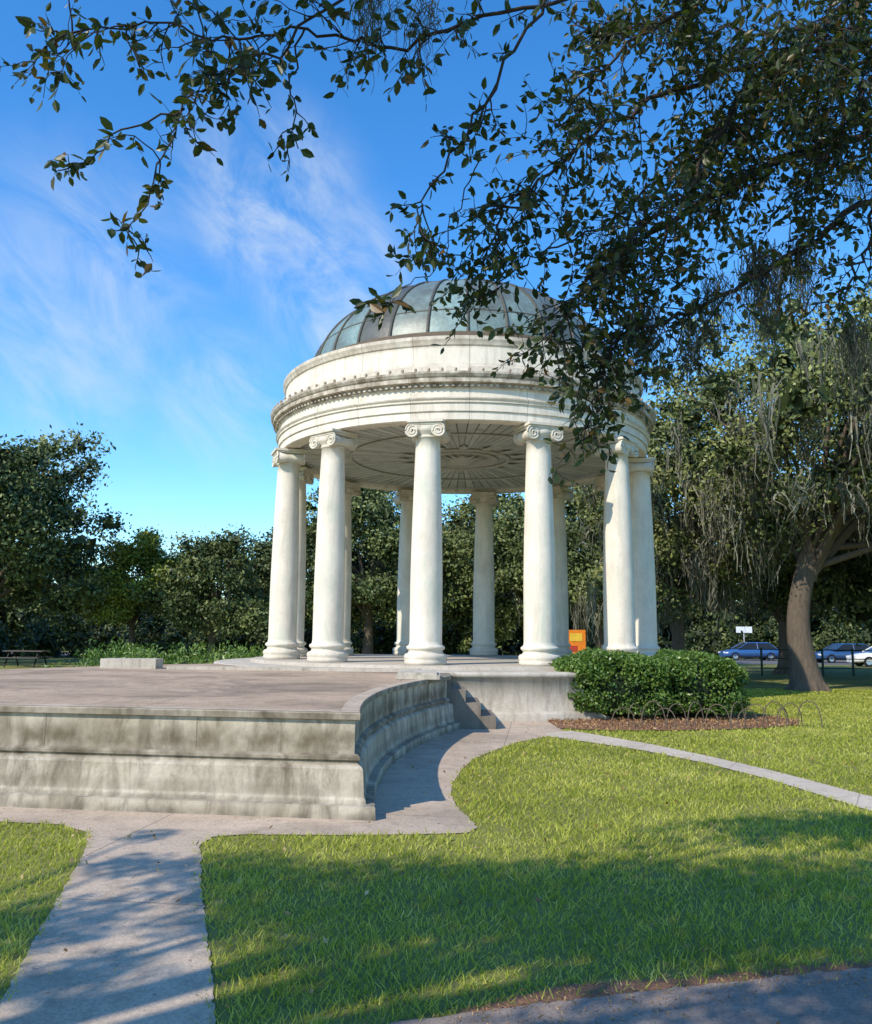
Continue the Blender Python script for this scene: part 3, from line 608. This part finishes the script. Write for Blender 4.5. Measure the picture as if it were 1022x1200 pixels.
# ------------------------------------------------------------------ vehicles and park furniture
M_rimm=plain('wheel_rim',(.5,.5,.5),.3,metal=.8);M_head=plain('headlight',(.8,.8,.8),.2);M_tail=plain('tail_light',(.4,.02,.02),.3)
gl=NT('car_glass');gl.col((.02,.025,.03),.08)
def car(loc,rot,color,suv=False):
    e=empty('parked_car',loc);e.rotation_euler=(0,0,rot)
    x=NT('car_paint');x.col(color,.25);x.b.inputs['Specular IOR Level'].default_value=.6;x.b.inputs['Coat Weight'].default_value=.5;mp=x.m
    H=1.72 if suv else 1.45
    b=MB()
    xs=[-2.25,-2.2,-1.9,-1.2,0,1.0,1.7,2.15,2.25];zt=[.75,.88,.95,.97,.96,.93,.86,.72,.6];hw=[.70,.80,.86,.89,.90,.89,.87,.80,.66]
    V=[];ns=10
    for X,z,w in zip(xs,zt,hw):
        for t in np.linspace(0,2*math.pi,ns,endpoint=False)+math.pi/ns:
            cx,sx=math.cos(t),math.sin(t)
            V.append((X,w*np.sign(cx)*abs(cx)**.4,(z+.25)/2+(z-.25)/2*np.sign(sx)*abs(sx)**.5))
    F=[[i*ns+j,i*ns+(j+1)%ns,(i+1)*ns+(j+1)%ns,(i+1)*ns+j] for i in range(len(xs)-1) for j in range(ns)]
    b.add(V,F,0,.5,True)
    for base in(0,(len(xs)-1)*ns):
        b.add([V[base+k] for k in range(ns)],[[0,1,2,3],[0,3,4,9],[4,5,8,9],[5,6,7,8]],0)
    b.build('body',[mp],e)
    b=MB();xb=[-1.95,-1.35,.35,1.15] if not suv else [-2.1,-1.75,.3,1.1]
    def ring(z,x0,x1,w): return [(x0,-w,z),(x1,-w,z),(x1,w,z),(x0,w,z)]
    V=ring(.92,xb[0],xb[3],.84)+ring(H-.06,xb[1],xb[2],.66);b.add(V,[[0,1,5,4],[1,2,6,5],[2,3,7,6],[3,0,4,7]],0);b.build('windows',[gl.m],e)
    b=MB();b.add(ring(H-.065,xb[1]-.03,xb[2]+.03,.68)+ring(H,xb[1]+.12,xb[2]-.12,.56),[[0,1,5,4],[1,2,6,5],[2,3,7,6],[3,0,4,7],[4,5,6,7]],0)
    for px0,px1 in((xb[0],xb[1]),(xb[3],xb[2]),(-.4,-.4)):
        for sy in(-1,1): b.tube([(px0,sy*.85,.93),(px1,sy*.675,H-.05)],.035,5)
    b.build('roof_and_pillars',[mp],e)
    b=MB()
    for wx in(-1.4,1.4):
        for sy in(-1,1):
            a=np.linspace(0,2*math.pi,20,endpoint=False)
            rr=[.02,.2,.33,.33,.2];yy=[.84,.86,.9,.7,.68];V=[(wx+q*math.cos(t),sy*y,.33+q*math.sin(t)) for q,y in zip(rr,yy) for t in a]
            b.add(V,[[k*20+i,k*20+(i+1)%20,(k+1)*20+(i+1)%20,(k+1)*20+i] for i in range(20) for k in range(1)],1)
            b.add(V,[[k*20+i,k*20+(i+1)%20,(k+1)*20+(i+1)%20,(k+1)*20+i] for i in range(20) for k in range(1,4)],0)
    b.build('wheels',[M_black,M_rimm],e)
    b=MB()
    for sy in(-.6,.6): b.box((2.2,sy,.62),(.08,.3,.12),0);b.box((-2.24,sy,.75),(.06,.28,.12),1)
    b.build('lights',[M_head,M_tail],e)
car((29.5,56.5,0),R(175),(.75,.77,.8));car((30.5,64.5,0),R(185),(.03,.08,.2))
car((25.3,69.5,0),R(180),(.03,.10,.28));car((36,66,0),R(0),(.5,.5,.52),True)
fb=MB()
for i in range(15):
    X=15.5+i*1.5;Y=41+i*.12;fb.box((X,Y,.65),(.08,.08,1.3))
for z in(.35,.8,1.22): fb.tube([(15.5,41,z),(36.5,42.68,z)],.025,6)
fb.build('park_fence',[plain('green_metal',(.015,.03,.022),.5)])
e=empty('orange_sign',(6.3,38.5,0))
b=MB();b.box((-.32,0,.9),(.06,.06,1.8));b.box((.32,0,.9),(.06,.06,1.8));b.build('posts',[M_black],e)
b=MB();b.box((0,-.05,1.5),(.85,.05,1.05),0);b.box((0,-.08,1.7),(.55,.02,.35),1);b.box((-.12,-.08,1.2),(.35,.02,.25),2);b.build('panel',[plain('orange_paint',(.70,.20,.02),.5),plain('yellow_paint',(.7,.45,.05),.5),plain('red_paint',(.4,.05,.03),.5)],e)
e=empty('street_sign',(25.3,70.5,0));b=MB();b.tube([(0,0,0),(0,0,2.6)],.05,8);b.build('post',[plain('grey_metal',(.4,.4,.4),.5)],e);b=MB();b.box((0,-.07,2.45),(1.3,.04,.5));b.build('panel',[plain('white_sign',(.75,.78,.8),.5)],e)
e=empty('trash_bin',(-12.3,36,0));b=MB();b.lathe([(.02,.02),(.30,.02),(.34,.8),(.37,.82),(.37,.88),(.30,.98),(.12,1.05),(.02,1.06)],20);b.build('barrel',[plain('navy_plastic',(.02,.03,.08),.5)],e)
e=empty('picnic_table',(-19.8,42,0));b=MB()
for i in range(5): b.box((0,-.36+.18*i,.76),(1.9,.16,.04))
for sy in(-.75,.75): b.box((0,sy,.45),(1.9,.26,.04))
b.build('planks',[plain('aged_wood',(.12,.10,.08),.9)],e);b=MB()
for sx in(-.7,.7):
    for sy in(-1,1): b.tube([(sx,sy*.7,0),(sx,sy*.25,.74)],.04,5)
    b.box((sx,0,.41),(.08,1.5,.05))
b.build('frame',[M_black],e)
# ------------------------------------------------------------------ sun, sky, camera
elev=38.6
dirv=Vector((math.cos(R(elev))*.707,math.cos(R(elev))*.707,-math.sin(R(elev))))
sl=bpy.data.lights.new('sun','SUN');sl.energy=5.0;sl.angle=R(.5);sl.color=(1,.91,.77)
so=bpy.data.objects.new('sun',sl);sc.collection.objects.link(so);so.rotation_euler=dirv.to_track_quat('-Z','Y').to_euler()
w=bpy.data.worlds.new('World');sc.world=w;w.use_nodes=True;t=w.node_tree
bg=t.nodes['Background'];bg.inputs[1].default_value=.15
sky=t.nodes.new('ShaderNodeTexSky');sky.sky_type='NISHITA';sky.sun_disc=False;sky.sun_elevation=R(elev);sky.sun_rotation=R(225);sky.air_density=1.0;sky.dust_density=.2;sky.ozone_density=2.0
hs=t.nodes.new('ShaderNodeHueSaturation');hs.inputs['Saturation'].default_value=1.32;hs.inputs['Value'].default_value=1.75;t.links.new(sky.outputs[0],hs.inputs['Color'])
tm=t.nodes.new('ShaderNodeMix');tm.data_type='RGBA';tm.blend_type='MULTIPLY';tm.inputs[0].default_value=1;tm.inputs[7].default_value=(.76,.95,1.06,1);t.links.new(hs.outputs[0],tm.inputs[6])
tc=t.nodes.new('ShaderNodeTexCoord')
m1=t.nodes.new('ShaderNodeMapping');m1.inputs['Rotation'].default_value=(0,R(40),0);t.links.new(tc.outputs['Generated'],m1.inputs[0])
m2=t.nodes.new('ShaderNodeMapping');m2.inputs['Scale'].default_value=(7,3,3.2);t.links.new(m1.outputs[0],m2.inputs[0])
nz=t.nodes.new('ShaderNodeTexNoise');nz.inputs['Scale'].default_value=2.1;nz.inputs['Detail'].default_value=11;nz.inputs['Roughness'].default_value=.63;nz.inputs['Distortion'].default_value=.85;t.links.new(m2.outputs[0],nz.inputs['Vector'])
rp=t.nodes.new('ShaderNodeMapRange');rp.interpolation_type='SMOOTHSTEP';rp.inputs[1].default_value=.26;rp.inputs[2].default_value=.76;t.links.new(nz.outputs['Fac'],rp.inputs[0])
acc=None
def MA(op,a,b):
    x=t.nodes.new('ShaderNodeMath');x.operation=op
    for i,v in enumerate((a,b)):
        if isinstance(v,(int,float)): x.inputs[i].default_value=v
        else: t.links.new(v,x.inputs[i])
    return x.outputs[0]
for d,wd,st in(((-.20,.94,.50),.14,.85),((-.13,.955,.42),.13,.85),((-.13,.96,.36),.10,.6),((-.42,.96,.40),.2,.55),((-.45,.97,.30),.16,.5),((-.25,.97,.27),.13,.5),((-.5,.9,.1),.3,.15),((.3,.9,.35),.2,.15)):
    v=Vector(d).normalized()
    dp=t.nodes.new('ShaderNodeVectorMath');dp.operation='DISTANCE';dp.inputs[1].default_value=v
    t.links.new(tc.outputs['Generated'],dp.inputs[0])
    mr=t.nodes.new('ShaderNodeMapRange');mr.interpolation_type='SMOOTHSTEP';mr.inputs[1].default_value=0;mr.inputs[2].default_value=wd;mr.inputs[3].default_value=st;mr.inputs[4].default_value=0
    t.links.new(dp.outputs['Value'],mr.inputs[0]);acc=mr.outputs[0] if acc is None else MA('MAXIMUM',acc,mr.outputs[0])
fac=MA('MULTIPLY',acc,rp.outputs[0])
mx=t.nodes.new('ShaderNodeMix');mx.data_type='RGBA';mx.inputs[7].default_value=(5.4,5.9,6.4,1);t.links.new(fac,mx.inputs[0]);t.links.new(tm.outputs[2],mx.inputs[6]);t.links.new(mx.outputs[2],bg.inputs[0])

cam=bpy.data.cameras.new('camera');co=bpy.data.objects.new('camera',cam);sc.collection.objects.link(co);sc.camera=co
cam.sensor_fit='VERTICAL';cam.sensor_height=24;cam.lens=20;cam.clip_start=.05;cam.clip_end=2000
co.matrix_world=Matrix.Translation((0,0,1.7))@Matrix.Rotation(R(98.25),4,'X')@Matrix.Rotation(R(.6),4,'Z')
